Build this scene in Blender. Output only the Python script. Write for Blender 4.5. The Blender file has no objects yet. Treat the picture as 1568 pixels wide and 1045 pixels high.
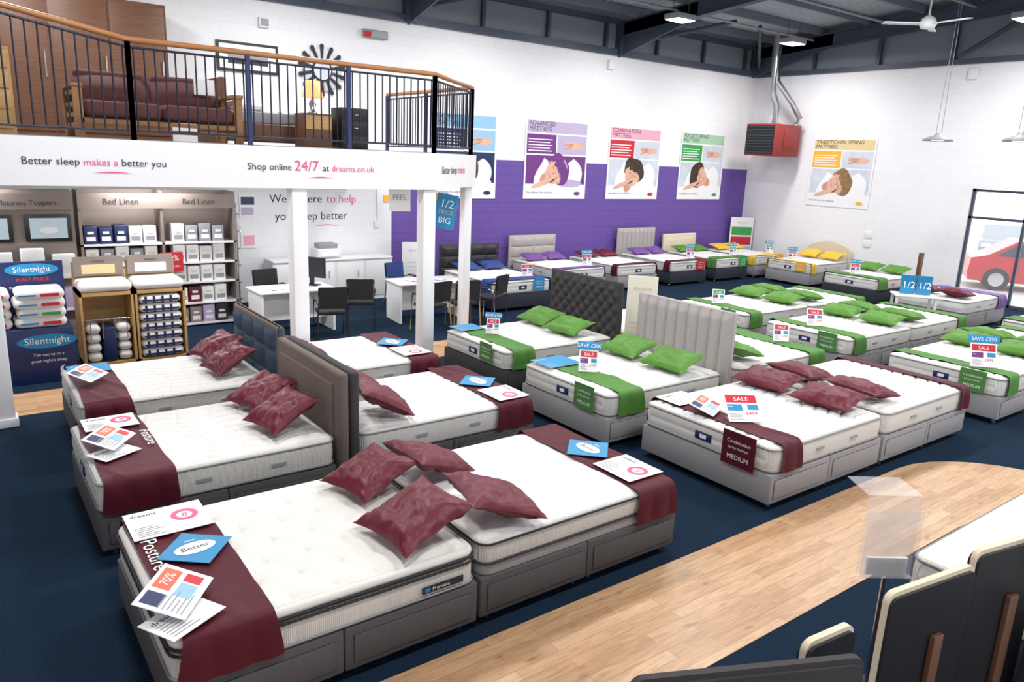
import bpy, bmesh, math, random
from mathutils import Matrix, Vector, noise
random.seed(7)
sc=bpy.context.scene
try:
    sc.view_settings.view_transform='Standard'
except Exception: pass
PI=math.pi
# ------------------------------------------------------------ materials
def lin(c):
    return tuple(((x/255)/12.92 if x/255<=.04045 else ((x/255+.055)/1.055)**2.4) for x in c)
def newmat(name):
    m=bpy.data.materials.new(name);m.use_nodes=True
    nt=m.node_tree;b=nt.nodes['Principled BSDF'];return m,nt,b
def mat(name,rgb,rough=.6,metal=0,bump=0,bscale=60,var=0,vscale=4,emit=0,spec=.5,sheen=0,stretch=(1,1,1)):
    m,nt,b=newmat(name);c=lin(rgb)
    b.inputs['Base Color'].default_value=(*c,1);b.inputs['Roughness'].default_value=rough
    b.inputs['Metallic'].default_value=metal;b.inputs['Specular IOR Level'].default_value=spec
    if sheen:b.inputs['Sheen Weight'].default_value=sheen
    tc=nt.nodes.new('ShaderNodeTexCoord');mp=nt.nodes.new('ShaderNodeMapping');mp.inputs['Scale'].default_value=stretch
    nt.links.new(tc.outputs['Object'],mp.inputs[0])
    if bump:
        n=nt.nodes.new('ShaderNodeTexNoise');n.inputs['Scale'].default_value=bscale;n.inputs['Detail'].default_value=3
        nt.links.new(mp.outputs[0],n.inputs['Vector'])
        bp=nt.nodes.new('ShaderNodeBump');bp.inputs['Strength'].default_value=bump;bp.inputs['Distance'].default_value=.02
        nt.links.new(n.outputs['Fac'],bp.inputs['Height']);nt.links.new(bp.outputs[0],b.inputs['Normal'])
    if var:
        n=nt.nodes.new('ShaderNodeTexNoise');n.inputs['Scale'].default_value=vscale;n.inputs['Detail'].default_value=5
        nt.links.new(mp.outputs[0],n.inputs['Vector'])
        r=nt.nodes.new('ShaderNodeMapRange');r.inputs[1].default_value=.3;r.inputs[2].default_value=.7
        r.inputs[3].default_value=1-var;r.inputs[4].default_value=1+var*.6
        nt.links.new(n.outputs['Fac'],r.inputs[0])
        mx=nt.nodes.new('ShaderNodeVectorMath');mx.operation='SCALE';mx.inputs[0].default_value=c
        nt.links.new(r.outputs[0],mx.inputs['Scale']);nt.links.new(mx.outputs[0],b.inputs['Base Color'])
    if emit:
        b.inputs['Emission Color'].default_value=(*c,1);b.inputs['Emission Strength'].default_value=emit
    return m
def brickmat(name,rgb,axes='xz',bw=.44,bh=.22,mort=.008,dark=.95,rough=.75,bstr=.3):
    m,nt,b=newmat(name);c=lin(rgb)
    tc=nt.nodes.new('ShaderNodeTexCoord');sp=nt.nodes.new('ShaderNodeSeparateXYZ');cb=nt.nodes.new('ShaderNodeCombineXYZ')
    nt.links.new(tc.outputs['Object'],sp.inputs[0])
    nt.links.new(sp.outputs['XYZ'.index(axes[0].upper())],cb.inputs[0]);nt.links.new(sp.outputs['XYZ'.index(axes[1].upper())],cb.inputs[1])
    br=nt.nodes.new('ShaderNodeTexBrick');br.inputs['Scale'].default_value=1;br.inputs['Mortar Size'].default_value=mort
    br.inputs['Brick Width'].default_value=bw;br.inputs['Row Height'].default_value=bh
    br.inputs['Color1'].default_value=(*c,1);br.inputs['Color2'].default_value=(*[x*.98 for x in c],1)
    br.inputs['Mortar'].default_value=(*[x*dark for x in c],1)
    nt.links.new(cb.outputs[0],br.inputs['Vector']);nt.links.new(br.outputs['Color'],b.inputs['Base Color'])
    bp=nt.nodes.new('ShaderNodeBump');bp.invert=True;bp.inputs['Strength'].default_value=bstr;bp.inputs['Distance'].default_value=.01
    nt.links.new(br.outputs['Fac'],bp.inputs['Height']);nt.links.new(bp.outputs[0],b.inputs['Normal'])
    b.inputs['Roughness'].default_value=rough
    return m
def woodfloor():
    m,nt,b=newmat('oak_plank_floor')
    tc=nt.nodes.new('ShaderNodeTexCoord')
    br=nt.nodes.new('ShaderNodeTexBrick');br.inputs['Scale'].default_value=1;br.inputs['Mortar Size'].default_value=.0022
    br.inputs['Brick Width'].default_value=.95;br.inputs['Row Height'].default_value=.095;br.offset=.37
    br.inputs['Color1'].default_value=(*lin((206,168,130)),1);br.inputs['Color2'].default_value=(*lin((184,142,104)),1)
    br.inputs['Mortar'].default_value=(*lin((164,124,90)),1)
    nt.links.new(tc.outputs['Object'],br.inputs['Vector'])
    mp=nt.nodes.new('ShaderNodeMapping');mp.inputs['Scale'].default_value=(1.6,14,1)
    n=nt.nodes.new('ShaderNodeTexNoise');n.inputs['Scale'].default_value=2.5;n.inputs['Detail'].default_value=6;n.inputs['Distortion'].default_value=1.2
    nt.links.new(tc.outputs['Object'],mp.inputs[0]);nt.links.new(mp.outputs[0],n.inputs['Vector'])
    r=nt.nodes.new('ShaderNodeMapRange');r.inputs[1].default_value=.3;r.inputs[2].default_value=.7;r.inputs[3].default_value=.76;r.inputs[4].default_value=1.14
    nt.links.new(n.outputs['Fac'],r.inputs[0])
    v=nt.nodes.new('ShaderNodeTexVoronoi');v.inputs['Scale'].default_value=4.2;v.inputs['Randomness'].default_value=1
    mp2=nt.nodes.new('ShaderNodeMapping');mp2.inputs['Scale'].default_value=(.6,1.7,1);nt.links.new(tc.outputs['Object'],mp2.inputs[0]);nt.links.new(mp2.outputs[0],v.inputs['Vector'])
    r2=nt.nodes.new('ShaderNodeMapRange');r2.inputs[1].default_value=.02;r2.inputs[2].default_value=.15;r2.inputs[3].default_value=.55;r2.inputs[4].default_value=1
    nt.links.new(v.outputs['Distance'],r2.inputs[0])
    mu=nt.nodes.new('ShaderNodeMath');mu.operation='MULTIPLY';nt.links.new(r.outputs[0],mu.inputs[0]);nt.links.new(r2.outputs[0],mu.inputs[1])
    mx=nt.nodes.new('ShaderNodeVectorMath');mx.operation='SCALE'
    nt.links.new(br.outputs['Color'],mx.inputs[0]);nt.links.new(mu.outputs[0],mx.inputs['Scale']);nt.links.new(mx.outputs[0],b.inputs['Base Color'])
    b.inputs['Roughness'].default_value=.34
    return m
def ribmat(name,rgb,scale=40,strg=.4,axis='X',rough=.7,dark=.9):
    m,nt,b=newmat(name);c=lin(rgb)
    tc=nt.nodes.new('ShaderNodeTexCoord');w=nt.nodes.new('ShaderNodeTexWave');w.wave_type='BANDS';w.bands_direction=axis
    w.inputs['Scale'].default_value=scale
    nt.links.new(tc.outputs['Object'],w.inputs['Vector'])
    bp=nt.nodes.new('ShaderNodeBump');bp.inputs['Strength'].default_value=strg;bp.inputs['Distance'].default_value=.02
    nt.links.new(w.outputs['Fac'],bp.inputs['Height']);nt.links.new(bp.outputs[0],b.inputs['Normal'])
    mr=nt.nodes.new('ShaderNodeMix');mr.data_type='RGBA'
    mr.inputs[6].default_value=(*[x*dark for x in c],1);mr.inputs[7].default_value=(*c,1)
    nt.links.new(w.outputs['Fac'],mr.inputs[0]);nt.links.new(mr.outputs[2],b.inputs['Base Color'])
    b.inputs['Roughness'].default_value=rough
    return m
M={}
M['carpet']=mat('navy_carpet',(28,47,68),.95,bump=.6,bscale=250,var=.35,vscale=60,spec=.1)
M['wood']=woodfloor()
M['wallw']=brickmat('white_blockwork',(238,238,242),'xz')
M['wallwy']=brickmat('white_blockwork_side',(238,238,242),'yz')
M['purple']=brickmat('purple_blockwork',(104,78,158),'xz',dark=.8)
M['white']=mat('white_paint',(236,236,240),.5)
M['paper']=mat('white_card',(240,240,243),.45)
M['cladd']=ribmat('grey_roof_cladding',(176,182,190),1.6,.5,'X',.55,.8)
M['clad']=mat('grey_wall_cladding',(128,134,142),.6)
M['steel']=mat('blue_grey_steel',(66,74,90),.5,metal=.1)
M['purlin']=mat('galvanised_purlin',(112,120,130),.5,metal=.2)
M['mattress']=mat('white_quilted_ticking',(224,222,221),.85,bump=.12,bscale=26)
M['mattress2']=mat('ivory_quilted_ticking',(225,222,217),.85,bump=.12,bscale=26)
M['side']=ribmat('mattress_border_fabric',(220,218,214),26,.4,'X',.75,.9)
M['band']=mat('charcoal_mattress_band',(58,58,62),.8)
M['pipe']=mat('grey_piping',(140,140,142),.7)
M['pipeb']=mat('black_piping',(40,40,44),.7)
M['grey']=mat('dark_grey_divan_fabric',(84,81,84),.9,bump=.25,bscale=400)
M['lgrey']=mat('light_grey_divan_fabric',(148,146,149),.9,bump=.25,bscale=400)
M['dnavy']=mat('navy_divan_fabric',(44,48,60),.9,bump=.25,bscale=400)
M['seam']=mat('dark_seam',(50,48,50),.9)
M['brown']=mat('taupe_headboard_fabric',(104,92,86),.85,bump=.2,bscale=300)
M['teal']=mat('slate_blue_headboard_fabric',(48,68,90),.8,bump=.2,bscale=300)
M['char']=mat('charcoal_headboard_fabric',(56,53,55),.8,bump=.2,bscale=300)
M['lhb']=mat('pale_grey_headboard_fabric',(172,167,165),.8,bump=.2,bscale=300)
M['cream']=mat('cream_headboard_fabric',(218,204,180),.8)
M['boardc']=mat('ivory_display_card',(222,216,200),.6)
M['maroon']=mat('burgundy_satin',(98,15,36),.45,bump=.3,bscale=7,spec=.4)
M['maroond']=mat('burgundy_throw_fabric',(80,13,32),.6,bump=.3,bscale=6,spec=.3)
M['green']=mat('green_satin',(84,136,48),.5,bump=.35,bscale=7,spec=.35)
M['greend']=mat('green_throw_fabric',(78,128,54),.6,bump=.25,bscale=6,spec=.3)
M['greent']=mat('green_label_card',(74,128,62),.5)
M['blue']=mat('blue_throw_fabric',(28,58,126),.6,bump=.25,bscale=6)
M['violet']=mat('violet_throw_fabric',(110,72,146),.6,bump=.25,bscale=6)
M['yellow']=mat('yellow_throw_fabric',(228,186,60),.6,bump=.25,bscale=6)
M['cyan']=mat('cyan_print',(34,138,190),.45)
M['red']=mat('red_print',(200,34,52),.45)
M['orange']=mat('orange_print',(226,104,78),.45)
M['pink']=mat('pink_print',(230,80,140),.45)
M['ppurple']=mat('purple_print',(112,50,130),.45)
M['navyp']=mat('navy_print',(24,40,90),.45)
M['ink']=mat('dark_ink',(36,34,50),.5)
M['greyp']=mat('grey_print',(150,152,158),.5)
M['lilac']=mat('lilac_print',(186,172,206),.5)
M['pinkl']=mat('pale_pink_print',(236,168,190),.5)
M['greenp']=mat('green_print',(58,158,76),.5)
M['greenl']=mat('pale_green_print',(170,206,176),.5)
M['yellowp']=mat('amber_print',(240,180,60),.5)
M['yellowl']=mat('pale_amber_print',(222,202,150),.5)
M['bluel']=mat('pale_blue_print',(146,190,224),.5)
M['photob']=mat('photo_print_cool_white',(206,214,226),.5,var=.12,vscale=3)
M['skin']=mat('printed_skin',(226,180,156),.5,var=.12,vscale=3)
M['skinl']=mat('printed_skin_shade',(204,152,130),.5)
M['hair']=mat('printed_hair',(64,46,38),.5,var=.4,vscale=8)
M['hairb']=mat('printed_fair_hair',(150,112,76),.5,var=.3,vscale=8)
M['rail']=mat('navy_rail_paint',(34,46,92),.4,metal=.1)
M['railb']=mat('dark_baluster_paint',(30,33,52),.4,metal=.2)
M['oak']=mat('oak_handrail',(168,114,68),.45,var=.2,vscale=5,stretch=(1,10,10))
M['oakl']=mat('light_oak_board',(190,152,96),.5,var=.15,vscale=4,stretch=(1,1,8))
M['oakm']=mat('mid_oak_slats',(150,108,66),.5,var=.15,vscale=4,stretch=(1,1,8))
M['walnut']=mat('walnut_veneer',(104,68,47),.5,var=.25,vscale=3,stretch=(1,1,9))
M['rust']=mat('rust_brown_upholstery',(84,48,46),.85,bump=.3,bscale=30)
M['black']=mat('black_plastic',(26,26,30),.45)
M['blackm']=mat('black_mesh_fabric',(34,34,38),.85)
M['chrome']=mat('chrome',(200,202,206),.2,metal=1)
M['galv']=mat('galvanised_duct',(190,194,198),.3,metal=.9)
M['heater']=mat('red_heater_casing',(142,46,44),.5)
M['laminate']=mat('white_laminate',(234,234,236),.35)
M['shelf']=mat('taupe_shelf_laminate',(136,124,117),.6)
M['lamp']=mat('lamp_glow',(255,252,244),.5,emit=9)
M['lamps']=mat('warm_lamp_shade',(255,170,110),.6,emit=1.0)
M['screen']=mat('pale_display_print',(196,216,226),.3)
M['carred']=mat('red_car_paint',(186,40,48),.25)
M['cargrey']=mat('silver_car_paint',(150,156,164),.3,metal=.4)
M['glassd']=mat('tinted_car_glass',(60,70,80),.1)
M['tyre']=mat('black_tyre',(34,34,34),.8)
M['pave']=mat('pale_paving',(205,204,202),.9,var=.15,vscale=2)
def alphamat(name,a,c=(1,1,1)):
    m,nt,b=newmat(name);b.inputs['Base Color'].default_value=(*c,1);b.inputs['Roughness'].default_value=.05;b.inputs['Alpha'].default_value=a;return m
M['acrylic']=alphamat('clear_acrylic',.16,(.95,.97,1));M['glass']=alphamat('window_glass',.08)

# ------------------------------------------------------------ mesh builder
_tc={}
def textmesh(body,size):
    k=(body,size)
    if k in _tc:return _tc[k]
    cu=bpy.data.curves.new('tmp','FONT');cu.body=body;cu.size=size;cu.resolution_u=3
    ob=bpy.data.objects.new('tmp',cu);sc.collection.objects.link(ob)
    bpy.context.view_layer.update()
    me=bpy.data.meshes.new_from_object(ob.evaluated_get(bpy.context.evaluated_depsgraph_get()))
    V=[tuple(v.co) for v in me.vertices];Fc=[tuple(p.vertices) for p in me.polygons]
    w=max([v[0] for v in V]) if V else 0
    bpy.data.objects.remove(ob);bpy.data.curves.remove(cu);bpy.data.meshes.remove(me)
    _tc[k]=(V,Fc,w);return _tc[k]
class MB:
    def __init__(s):
        s.v=[];s.f=[];s.m=[];s.sm=[];s.mats=[];s.T=Matrix()
    def mi(s,m):
        m=M[m] if isinstance(m,str) else m
        if m not in s.mats:s.mats.append(m)
        return s.mats.index(m)
    def add(s,V,F,m,smooth=False):
        o=len(s.v);i=s.mi(m)
        s.v+=[tuple(s.T@Vector(p)) for p in V]
        for f in F:s.f.append(tuple(o+k for k in f));s.m.append(i);s.sm.append(smooth)
    def box(s,x0,x1,y0,y1,z0,z1,m,bev=0,seg=2):
        if not bev:
            V=[(x,y,z) for x in(x0,x1) for y in(y0,y1) for z in(z0,z1)]
            s.add(V,[(0,1,3,2),(4,6,7,5),(0,4,5,1),(2,3,7,6),(0,2,6,4),(1,5,7,3)],m);return
        bm=bmesh.new();bmesh.ops.create_cube(bm,size=1)
        for v in bm.verts:v.co=Vector((x0+(v.co.x+.5)*(x1-x0),y0+(v.co.y+.5)*(y1-y0),z0+(v.co.z+.5)*(z1-z0)))
        bmesh.ops.bevel(bm,geom=bm.edges[:],offset=bev,segments=seg,profile=.5,affect='EDGES')
        bm.verts.index_update()
        s.add([tuple(v.co) for v in bm.verts],[tuple(v.index for v in f.verts) for f in bm.faces],m,True);bm.free()
    def poly(s,P,m):s.add(P,[tuple(range(len(P)))],m)
    def prism(s,P,z0,z1,m):
        n=len(P);V=[(x,y,z0) for x,y in P]+[(x,y,z1) for x,y in P]
        s.add(V,[tuple(range(n-1,-1,-1)),tuple(range(n,2*n))]+[(i,(i+1)%n,n+(i+1)%n,n+i) for i in range(n)],m)
    def grid(s,fn,nu,nv,m,smooth=True):
        V=[fn(i/nu,j/nv) for j in range(nv+1) for i in range(nu+1)]
        F=[(j*(nu+1)+i,j*(nu+1)+i+1,(j+1)*(nu+1)+i+1,(j+1)*(nu+1)+i) for j in range(nv) for i in range(nu)]
        s.add(V,F,m,smooth)
    def tube(s,P,r,m,n=8,closed=False,cap=True):
        P=[Vector(p) for p in P];N=len(P);V=[];rs=r if isinstance(r,(list,tuple)) else [r]*N
        up=Vector((0,0,1))
        for i,p in enumerate(P):
            a=P[(i-1)%N] if (i>0 or closed) else p;b=P[(i+1)%N] if (i<N-1 or closed) else p
            t=(b-a).normalized()
            x=t.cross(up)
            if x.length<.05:x=t.cross(Vector((0,1,0)))
            x.normalize();y=x.cross(t)
            for k in range(n):
                an=2*PI*k/n;V.append(tuple(p+x*math.cos(an)*rs[i]+y*math.sin(an)*rs[i]))
        F=[]
        for i in range(N if closed else N-1):
            j=(i+1)%N
            for k in range(n):F.append((i*n+k,i*n+(k+1)%n,j*n+(k+1)%n,j*n+k))
        s.add(V,F,m,True)
        if cap and not closed:
            s.add(V[:n],[tuple(range(n))],m);s.add(V[-n:],[tuple(range(n))],m)
    def lathe(s,prof,m,n=20,c=(0,0,0)):
        V=[];F=[]
        for r,z in prof:
            for k in range(n):V.append((c[0]+r*math.cos(2*PI*k/n),c[1]+r*math.sin(2*PI*k/n),c[2]+z))
        for i in range(len(prof)-1):
            for k in range(n):F.append((i*n+k,i*n+(k+1)%n,(i+1)*n+(k+1)%n,(i+1)*n+k))
        s.add(V,F,m,True)
    def rrect(s,x0,x1,y0,y1,r,n=5):
        o=[]
        for cx_,cy_,a in((x1-r,y1-r,0),(x0+r,y1-r,90),(x0+r,y0+r,180),(x1-r,y0+r,270)):
            for k in range(n+1):
                t=math.radians(a+90*k/n);o.append((cx_+r*math.cos(t),cy_+r*math.sin(t)))
        return o
    def rslab(s,x0,x1,y0,y1,z0,z1,r,bev,m,mtop=None,crown=0,bulge=0):
        rings=[];ns=4
        def ring(inset,z):
            rings.append([(x,y,z) for x,y in s.rrect(x0+inset,x1-inset,y0+inset,y1-inset,max(r-inset,.005))])
        for k in range(ns+1):
            t=PI/2*k/ns;ring(bev*(1-math.sin(t)),z0+bev*(1-math.cos(t)))
        if bulge:ring(-bulge,(z0+z1)/2)
        for k in range(ns+1):
            t=PI/2*k/ns;ring(bev*(1-math.cos(t)),z1-bev*(1-math.sin(t)))
        n=len(rings[0]);V=[p for rg in rings for p in rg];F=[]
        for i in range(len(rings)-1):
            for k in range(n):F.append((i*n+k,i*n+(k+1)%n,(i+1)*n+(k+1)%n,(i+1)*n+k))
        s.add(V,F,m,True);s.add(rings[0],[tuple(range(n-1,-1,-1))],m)
        s.add(rings[-1],[tuple(range(n))],mtop or m,False)
    def text(s,body,size,mtx,m,align='L'):
        V,Fc,w=textmesh(body,size)
        if not V:return 0
        o=s.T.copy();off={'L':0,'C':-w/2,'R':-w}[align]
        s.T=o@mtx@Matrix.Translation((off,0,0));s.add(V,Fc,m);s.T=o
        return w
    def disc(s,c,rx,ry,mtx,m,n=20,a0=0,a1=360):
        o=s.T.copy();s.T=o@mtx
        P=[(c[0]+rx*math.cos(math.radians(a0+(a1-a0)*k/n)),c[1]+ry*math.sin(math.radians(a0+(a1-a0)*k/n)),c[2]) for k in range(n)]
        s.poly(P,m);s.T=o
    def done(s,name,loc=(0,0,0),rot=(0,0,0),parent=None,scale=1):
        me=bpy.data.meshes.new(name);me.from_pydata(s.v,[],s.f)
        for mm in s.mats:me.materials.append(mm)
        me.polygons.foreach_set('material_index',s.m);me.polygons.foreach_set('use_smooth',s.sm)
        me.update();ob=bpy.data.objects.new(name,me);sc.collection.objects.link(ob)
        ob.location=loc;ob.rotation_euler=rot;ob.scale=(scale,scale,scale)
        if parent:ob.parent=parent
        return ob
FB=Matrix.Rotation(PI/2,4,'X')
def wallB(x,y,z):return Matrix.Translation((x,y,z))@FB

# ------------------------------------------------------------ room shell
XL,XR,YF,YB=-4.,20.4,-3.,15.13
HW=5.74
b=MB();b.box(XL-.2,XR+.2,YF-.2,YB+.2,-.2,0,'carpet');b.done('floor')
b=MB()
P=[(XL,3.5),(XL,2.5),(7.2,2.5)]
for k in range(0,9):
    t=math.radians(90-90*k/8);P.append((7.0+.9*math.cos(t),1.6+.9*math.sin(t)))
P+=[(7.9,-2.9),(9.2,-2.9),(9.2,2.2)]
for k in range(0,9):
    t=math.radians(90*k/8);P.append((7.9+1.3*math.cos(t),2.2+1.3*math.sin(t)))
b.prism(P,.0,.006,'wood');b.done('wood_walkway')
b=MB();b.prism([(XL,9.7),(7.8,9.7),(7.8,10.59),(XL,10.59)],0,.006,'wood');b.done('wood_walkway')
b=MB()
b.box(XL,7.92,YB,YB+.2,0,HW,'wallw')
b.box(7.92,XR,YB,YB+.2,0,3.0,'purple');b.box(7.92,XR,YB,YB+.2,3.0,HW,'wallw')
b.box(XL,XR+.2,YB+.05,YB+.2,HW,8.5,'clad')
b.done('wall_back')
b=MB();Y1=8.45
b.box(XR,XR+.2,Y1,YB+.2,0,HW,'wallwy');b.box(XR,XR+.2,YF,Y1,2.8,HW,'wallwy');b.box(XR,XR+.2,YF,-1,0,2.8,'wallwy')
b.box(XR+.05,XR+.2,YF,YB+.2,HW,10,'clad')
b.done('wall_right')
b=MB()
b.box(XL-.2,XL,YF,YB+.2,0,10,'wallwy');b.done('wall_left')
b=MB();b.box(XL,0,YF-.2,YF,0,9.5,'wallw');b.box(18,XR,YF-.2,YF,0,9.5,'wallw');b.box(0,18,YF-.2,YF,3.4,9.5,'wallw');b.done('wall_front')
b=MB()
for k in range(7):
    x=k*3;b.box(x-.04,x+.04,YF-.12,YF-.04,0,3.4,'white')
b.box(0,18,YF-.12,YF-.04,0,.1,'white');b.box(0,18,YF-.1,YF-.08,.1,3.4,'glass');b.done('window_1')
b=MB()
for y in(Y1-.04,7.2,5.6,4,2.4,.8,-.9):
    b.box(XR+.04,XR+.12,y-.03,y+.03,0,2.8,'steel')
for z in(.05,2.1,2.76):b.box(XR+.04,XR+.12,-1,Y1,z-.03,z+.03,'steel')
b.box(XR+.08,XR+.1,-1,Y1,.05,2.76,'glass');b.done('window_2')
ZR0=6.75;SL=math.tan(math.radians(5))
def zr(y):return ZR0+(YB-y)*SL
b=MB()
b.add([(XL-.2,YB+.2,zr(YB+.2)),(XR+.2,YB+.2,zr(YB+.2)),(XR+.2,YF-.2,zr(YF-.2)),(XL-.2,YF-.2,zr(YF-.2)),
 (XL-.2,YB+.2,zr(YB+.2)+.1),(XR+.2,YB+.2,zr(YB+.2)+.1),(XR+.2,YF-.2,zr(YF-.2)+.1),(XL-.2,YF-.2,zr(YF-.2)+.1)],
 [(0,1,2,3),(7,6,5,4),(0,4,5,1),(2,6,7,3),(1,5,6,2),(0,3,7,4)],'cladd')
b.done('ceiling')
b=MB()
y=14.4
while y>YF:
    z=zr(y)-.02;b.box(XL,XR,y-.035,y+.035,z-.18,z,'purlin');y-=1.4
for x in(2.1,8.3,14.5,20.15):
    def bm_(y0,y1,d0,d1,w,zo=0):
        V=[]
        for yy,d in((y0,d0),(y1,d1)):
            zt=zr(yy)-.2-zo
            V+=[(x-w,yy,zt),(x+w,yy,zt),(x+w,yy,zt-d),(x-w,yy,zt-d)]
        b.add(V,[(0,1,2,3),(7,6,5,4),(0,4,5,1),(1,5,6,2),(2,6,7,3),(3,7,4,0)],'steel')
    bm_(YB+.04,YF,.36,.36,.02);bm_(YB+.04,YF,.03,.03,.1);bm_(YB+.04,YF,.03,.03,.1,.34)
    bm_(YB+.04,12.6,.85,.36,.02)
    b.box(x-.12,x+.12,YB-.16,YB+.04,HW+.02,zr(YB)-.2,'steel')
b.box(XL,XR,YB-.1,YB+.04,HW+.0,HW+.16,'steel')
b.box(XL,XR,YB-.1,YB+.04,6.5,6.62,'steel')
b.box(XR-.1,XR+.04,YF,YB-.12,HW,HW+.12,'steel')
x=XL+.9
while x<XR:
    b.box(x-.04,x+.04,YB-.06,YB+.04,HW+.16,6.5,'steel');x+=1.9
y=YB-1.9
while y>YF:
    b.box(XR-.08,XR+.04,y-.04,y+.04,HW+.12,zr(y)-.1,'steel');y-=1.9
b.tube([(14.5,14.9,6.0),(16.8,13.3,6.7)],.05,'steel');b.tube([(20.1,14.9,6.0),(17.8,13.3,6.7)],.05,'steel')
b.tube([(20.2,9.2,5.9),(20.2,7.0,7.2)],.06,'steel');b.tube([(8.3,14.8,6.0),(10.8,13.3,6.7)],.05,'steel')
for y in(13.2,11.0,9.0):b.tube([(XL,y,zr(y)-.3),(XR,y,zr(y)-.3)],.03,'greyp')
b.done('roof_steel_frame')

# ------------------------------------------------------------ mezzanine
MZ=3.08;UZ=2.58
ML=XL+.01
mp=[(ML,9.32),(5.62,9.32),(7.1,10.6),(7.1,YB-.01),(ML,YB-.01)]
b=MB();b.prism(mp,UZ,MZ,'white')
def phrase(bb,parts,mk,x0):
    x=x0
    for t,sz,mm in parts:x+=bb.text(t,sz,mk(x),mm)+sz*.3
    return x
def mk(x):return wallB(x,9.312,2.8)
phrase(b,[('Better sleep',.108,'ink'),('makes a',.104,'pink'),('better you',.108,'ink')],mk,.66)
phrase(b,[('Shop online',.115,'ink'),('24/7',.18,'pink'),('at',.11,'ink'),('dreams.co.uk',.112,'pink')],mk,2.95)
def swash(x0,x1,y,z,th=.014):
    b.grid(lambda u,v:(x0+(x1-x0)*u,y,z+.02*math.sin(u*PI)-th*v*math.sin(u*PI)),12,1,'pink')
swash(1.3,1.7,9.311,2.72);swash(3.7,4.05,9.311,2.71)
d=Vector((1.48,1.28,0)).normalized();ang=math.atan2(d.y,d.x)
CT=Matrix.Translation((5.72,9.4066,2.8))@Matrix.Rotation(ang,4,'Z')@Matrix.Translation((0,-.006,0))@FB
w=b.text('Better sleep',.15,CT,'ink');w2=b.text('makes',.15,CT@Matrix.Translation((w+.05,0,0)),'pink')
b.prism([(ML,9.5),(5.52,9.5),(6.95,10.7),(6.95,YB-.02),(ML,YB-.02)],MZ,MZ+.01,'greyp')
b.done('mezzanine_deck')
for x,y,h_ in((.26,9.45,.1),(3.6,9.45,.1),(5.5,9.45,.1),(7.0,10.72,.075)):
    b=MB();b.box(x-h_,x+h_,y-h_,y+h_,0,UZ-.002,'white',.012);b.box(x-h_-.025,x+h_+.025,y-h_-.025,y+h_+.025,0,.1,'white',.01);b.done('column')
b=MB()
pathR=[(-3.9,9.4,.55),(.0,9.4,.3),(1.75,9.4,0),(5.58,9.4,0),(7.02,10.65,0),(7.02,13.6,0)]
top=1.03
def rp(i,t):
    a,c=pathR[i],pathR[i+1];return Vector([a[k]*(1-t)+c[k]*t for k in range(3)])
b.tube([(p[0],p[1],MZ+top+p[2]+.02) for p in pathR],.032,'oak',8)
b.tube([(p[0],p[1],MZ+top+p[2]-.06) for p in pathR],.014,'railb',6)
b.tube([(p[0],p[1],MZ+.1) for p in pathR],.014,'railb',6)
for i in range(len(pathR)-1):
    L=(Vector(pathR[i+1][:2])-Vector(pathR[i][:2])).length;n=max(1,int(L/.105))
    for k in range(n):
        p=rp(i,(k+.5)/n)
        if p.x>-1:b.tube([(p.x,p.y,MZ+.1),(p.x,p.y,MZ+top+p.z-.05)],.0095,'railb',5,cap=False)
    npst=max(1,round(L/1.35))
    for k in range(npst+1):
        p=rp(i,k/npst);b.box(p.x-.025,p.x+.025,p.y-.025,p.y+.025,MZ+.001,MZ+top+p.z,'rail')
b.done('balcony_railing')
def sofa():
    b=MB()
    for x in(0,1.86):
        for z in(.12,.24,.36,.5):b.box(x,x+.06,.05,.85,z,z+.05,'oakm')
        b.box(x-.02,x+.08,0,.07,0,.6,'oakm');b.box(x-.02,x+.08,.83,.9,0,.6,'oakm');b.box(x-.03,x+.09,-.02,.92,.58,.62,'oakm')
    for z in(.08,.17):b.box(.06,1.86,0,.05,z,z+.05,'oakm')
    b.rslab(.08,.96,0,.75,.24,.44,.08,.07,'rust');b.rslab(.96,1.84,0,.75,.24,.44,.08,.07,'rust')
    for x in(.08,.96):
        b.grid(lambda u,v,x=x:(x+.88*u,.62+.28*v-.14*math.sin(v*PI)*(math.sin(u*PI)**.4),.42+.42*v),12,8,'rust')
        b.box(x+.02,x+.86,.8,.95,.3,.84,'rust',.06)
    b.box(1.5,1.75,.55,.62,.62,.82,'paper')
    return b
sofa().done('futon_sofa',(1.35,10.5,MZ+.012))
b=MB()
b.box(0,.8,0,.45,0,.95,'oakl')
for k in range(4):b.box(.03,.77,-.02,0,.06+.22*k,.25+.22*k,'oakl',.005);b.box(.3,.5,-.035,-.02,.15+.22*k,.165+.22*k,'chrome')
b.done('chest_of_drawers',(-.05,10.6,MZ+.012))
b=MB()
b.box(0,2.6,0,.6,0,2.2,'walnut')
for k in range(3):b.box(.02+.86*k,.85+.86*k,-.02,0,.08,2.15,'walnut',.005);b.box(.78+.86*k,.8+.86*k,-.05,-.02,.9,1.3,'chrome')
b.done('wardrobe',(.7,14.4,MZ+.012))
b=MB()
b.box(0,2.0,0,1.4,.05,.32,'walnut',.02);b.rslab(0,1.95,.05,1.35,.32,.5,.06,.03,'greyp','dnavy')
b.box(-.08,0,0,1.4,0,.95,'walnut',.02);b.rslab(.1,.6,.1,.7,.5,.62,.08,.05,'paper');b.rslab(.1,.6,.75,1.3,.5,.62,.08,.05,'paper')
for k in range(5):b.box(.8+.22*k,.86+.22*k,.06,1.34,.5,.504,'greenl')
b.done('display_bed',(3.5,11.9,MZ+.012))
b=MB();b.box(0,.45,0,.4,0,.5,'walnut',.01);b.box(.02,.43,-.01,0,.27,.47,'oakl')
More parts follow.
